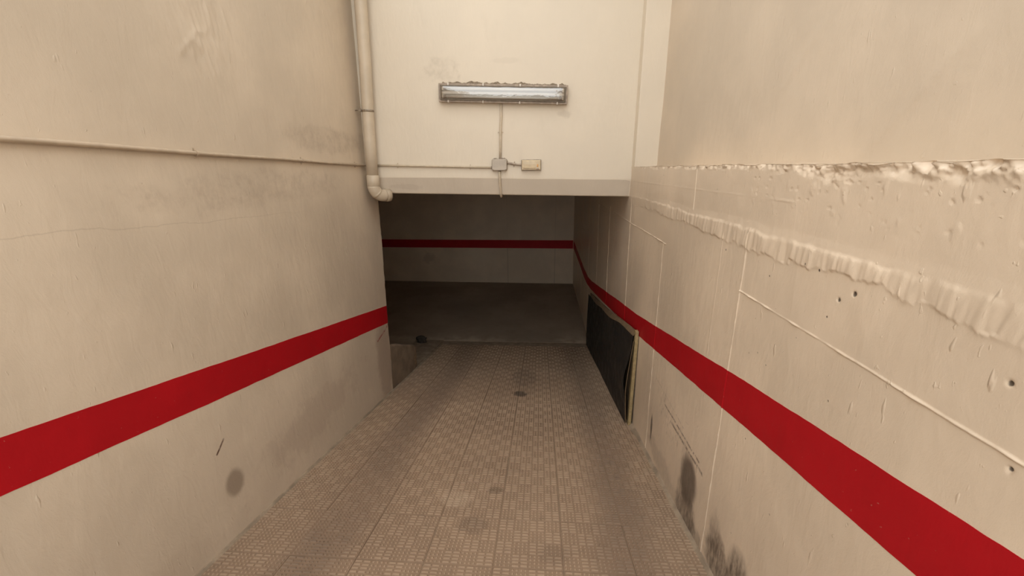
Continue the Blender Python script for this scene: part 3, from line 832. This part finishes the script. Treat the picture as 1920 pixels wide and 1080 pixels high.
tag(sf, 'short ribbed grey conduit between junction box and emergency light', 'conduit')

# ------------------------------------------------------------------ fluorescent strip lamp
LW, LH = 1.262, .168
la = empty('strip_lamp', (-.378, YF, .702 + ZC), (0, math.radians(2.35), 0))
def frame(name, w, h, w2, h2, y0, y1, mat, parent):
    bm = bmesh.new(); R_ = []
    for (a, b, y) in ((w, h, y0), (w, h, y1), (w2, h2, y1), (w2, h2, y0)):
        R_.append([bm.verts.new((sx * a / 2, -y, sz * b / 2)) for sx, sz in ((1, 1), (-1, 1), (-1, -1), (1, -1))])
    for q in range(4):
        a, b = R_[q], R_[(q + 1) % 4]
        for j in range(4): bm.faces.new((a[j], a[(j + 1) % 4], b[(j + 1) % 4], b[j]))
    bmesh.ops.bevel(bm, geom=[e for e in bm.edges], offset=.003, segments=1, affect='EDGES')
    return from_bm(name, bm, mat, parent)
# tray body
rbox('tray', LW - .02, LH - .02, 0, .035, .008, M['housing'], la)
frame('rim', LW, LH, LW - .034, LH - .034, .028, .056, M['housing'], la)
# reflector gear tray with folded ridge
bm = bmesh.new()
prof = [(-.056, .040), (-.050, .047), (-.018, .047), (-.010, .062), (.010, .062), (.018, .047), (.050, .047), (.056, .040)]
A = [bm.verts.new((-LW / 2 + .035, -y, z)) for z, y in prof]; B = [bm.verts.new((LW / 2 - .035, -y, z)) for z, y in prof]
for i in range(len(prof) - 1): bm.faces.new((A[i], A[i + 1], B[i + 1], B[i]))
A0 = [bm.verts.new((v.co.x, -.034, v.co.z)) for v in (A[0], A[-1], B[-1], B[0])]
bm.faces.new((A[0], B[0], A0[3], A0[0])); bm.faces.new((A[-1], A0[1], A0[2], B[-1]))
bm.faces.new((A[0], A0[0], A0[1], *A[::-1][:-1])) if False else None
from_bm('reflector', bm, M['reflector'], la)
for z in (-.034, .034):
    t_ = tube('lamp_tube', [(-LW / 2 + .055, -.064, z), (LW / 2 - .055, -.064, z)], .013, M['tube'], la, 16)
    for s in (-1, 1):
        tube('tube_cap', [(s * (LW / 2 - .055), -.064, z), (s * (LW / 2 - .080), -.064, z)], .0136, M['cap'], t_, 16)
        box('lampholder', (s * (LW / 2 - .046) - .009, -.080, z - .016), (s * (LW / 2 - .046) + .009, -.040, z + .016), M['reflector'], la, .003)
# clear bowl cover
bm = bmesh.new()
wc, hc = LW - .033, LH - .033
pr = [(-hc / 2, .050), (-hc / 2 + .003, .072), (-hc / 2 + .010, .084), (-hc / 2 + .024, .090), (0, .0925), (hc / 2 - .024, .090), (hc / 2 - .010, .084), (hc / 2 - .003, .072), (hc / 2, .050)]
xs = [(-wc / 2, .0), (-wc / 2 + .006, .6), (-wc / 2 + .018, .92), (-wc / 2 + .04, 1.0), (-wc / 4, 1.0), (0, 1.01), (wc / 4, 1.0), (wc / 2 - .04, 1.0), (wc / 2 - .018, .92), (wc / 2 - .006, .6), (wc / 2, 0)]
G = [[bm.verts.new((x, -(.050 + (y - .050) * k_), z * (1 if k_ > 0 else 1))) for z, y in pr] for x, k_ in xs]
for a, b in zip(G, G[1:]):
    for j in range(len(pr) - 1): bm.faces.new((a[j], a[j + 1], b[j + 1], b[j]))
from_bm('clear_cover', bm, M['clear'], la, smooth=True)
for s in (-1, 1):
    for x in (-.535, -.19, .17, .535):
        bm = bmesh.new(); z = s * (LH / 2 - .004)
        bm_box(bm, (x - .008, -.062, min(z, z + s * .007)), (x + .008, -.030, max(z, z + s * .007)), .002)
        bm_box(bm, (x - .006, -.066, min(z - s * .014, z)), (x + .006, -.056, max(z - s * .014, z)), .002)
        from_bm('cover_clip', bm, M['reflector'], la)
# crumbling filler along the top of the lamp
bm = bmesh.new()
xs = np.linspace(-LW / 2 + .03, LW / 2 - .02, 120)
rings = []
for i, x in enumerate(xs):
    hh = .012 + .040 * abs(float(fbm(np.array(x * 16.0), np.array(2.2)))) ; dd = .016 + .018 * (.5 + float(fbm(np.array(x * 21.0), np.array(7.2))))
    z0 = LH / 2 - .012
    rings.append([bm.verts.new(p) for p in ((x, -.001, z0), (x, -dd, z0), (x, -dd * .8, z0 + .6 * hh + .008), (x, -.001, z0 + hh + .012))])
for a, b in zip(rings, rings[1:]):
    for j in range(4): bm.faces.new((a[j], a[(j + 1) % 4], b[(j + 1) % 4], b[j]))
bm.faces.new(rings[0]); bm.faces.new(rings[-1])
from_bm('filler_bead', bm, M['grime'], la)
tag(la, 'unlit twin tube fluorescent strip lamp with clear cover on the lintel', 'lamp')

# ------------------------------------------------------------------ black board leaning on the retaining wall
bd = empty('black_board', (.92, 5.2, float(ground(np.array(5.2))) + ZC))
def bgrid(name, f, ys, n_, mat, th):
    V = []; 
    for y in ys:
        for t in np.linspace(0, 1, n_):
            V.append(f(y, t))
    N = len(V); V2 = [(x + th, y, z) for x, y, z in V]
    F = grid_faces(len(ys), n_)
    F += [tuple(i + N for i in q[::-1]) for q in F]
    m_ = len(ys)
    loop = [i * n_ for i in range(m_)] + [(m_ - 1) * n_ + j for j in range(1, n_)] + [i * n_ + n_ - 1 for i in range(m_ - 2, -1, -1)] + [j for j in range(n_ - 2, 0, -1)]
    for a, b in zip(loop, loop[1:] + loop[:1]): F.append((a, b, b + N, a + N))
    V = [tuple(Vector(p) - bd.location) for p in V + V2]
    return mesh_obj(name, V, F, mat, bd, smooth=False)
def gz(y): return float(ground(np.array(y))) + ZC
def topz(y): return gz(y) + 1.015 + .01 * math.sin(y * 2.1)
NB = 3.47; FB = 6.86
# plywood backing against the wall
bgrid('backing_board', lambda y, t: (.918, y, gz(y) + .004 + t * (topz(y) - gz(y) - .004)), np.linspace(NB + .01, FB, 30), 4, M['cardboard'], .007)
# yellow timber batten on the near edge
b_ = []
V = []
for y in (NB, NB + .05):
    for x in (.902, .930):
        for z in (gz(NB + .02) + .006, topz(NB) + .004): V.append(tuple(Vector((x + .004 * (z > 2), y, z)) - bd.location))
F = [(0, 1, 3, 2), (4, 6, 7, 5), (0, 4, 5, 1), (2, 3, 7, 6), (1, 5, 7, 3), (0, 2, 6, 4)]
mesh_obj('timber_batten', V, F, M['board'], bd)
def sheet(y, t):
    s = (y - NB) / (FB - NB)
    bow = .018 * math.sin(math.pi * min(1, t * 1.1)) * (1 - .4 * s)
    x = .882 - bow - .010 * float(fbm(np.array(y * 1.7), np.array(t * 2.2))) - .030 * (1 - s) ** 6 * math.exp(-((t - .52) / .2) ** 2)
    y2 = y + (.035 * math.exp(-((t - .45) / .25) ** 2) * (1 - s) ** 4) + .10 * (t - .5) * s * .3 + .02 * (1 - t) * (1 - s)
    zt = topz(y) - .035 - .025 * math.sin(math.pi * s) + .012 * math.sin(y * 5)
    zb_ = gz(y) + .004 + .03 * max(0, math.sin(math.pi * s * 1.3)) * 0
    return (x, y2, zb_ + t * (zt - zb_))
sh = bgrid('black_sheet', sheet, np.linspace(NB + .03, FB - .02, 60), 22, M['black'], .004)
sh['label'] = 'matt black sheet facing the ramp'
# cardboard edge curling over the top and a flap at the near corner
def lipf(y, t):
    s = (y - NB) / (FB - NB)
    x, y2, z = sheet(y, 1.0)
    w = .010 + .018 * abs(math.sin(math.pi * min(1, s * 1.5)))
    return (x + .003 + .028 * t, y2, z + .004 + t * (topz(y) - .006 - z) + .006 * math.sin(y * 7) * t)
bgrid('torn_edge', lipf, np.linspace(NB + .02, FB - .3, 60), 5, M['cardboard'], .004)
def flap(y, t):
    x = .846 + .025 * abs(t - .45) / .55
    return (x - .004, NB + .005 + (y - NB) * .9 + .05 * math.exp(-((t - .45) / .2) ** 2) * 0, gz(NB) + .03 + t * .86)
bgrid('cardboard_flap', lambda y, t: (.848 + .040 * (abs(t - .42) / .58) ** 1.2 + (y - NB) * .35, y + .008, gz(NB) + .02 + t * .90), np.linspace(NB, NB + .035, 3), 16, M['cardboard'], .005)
tag(bd, 'long black sheeted board with timber edge leaning on the retaining wall', 'board')
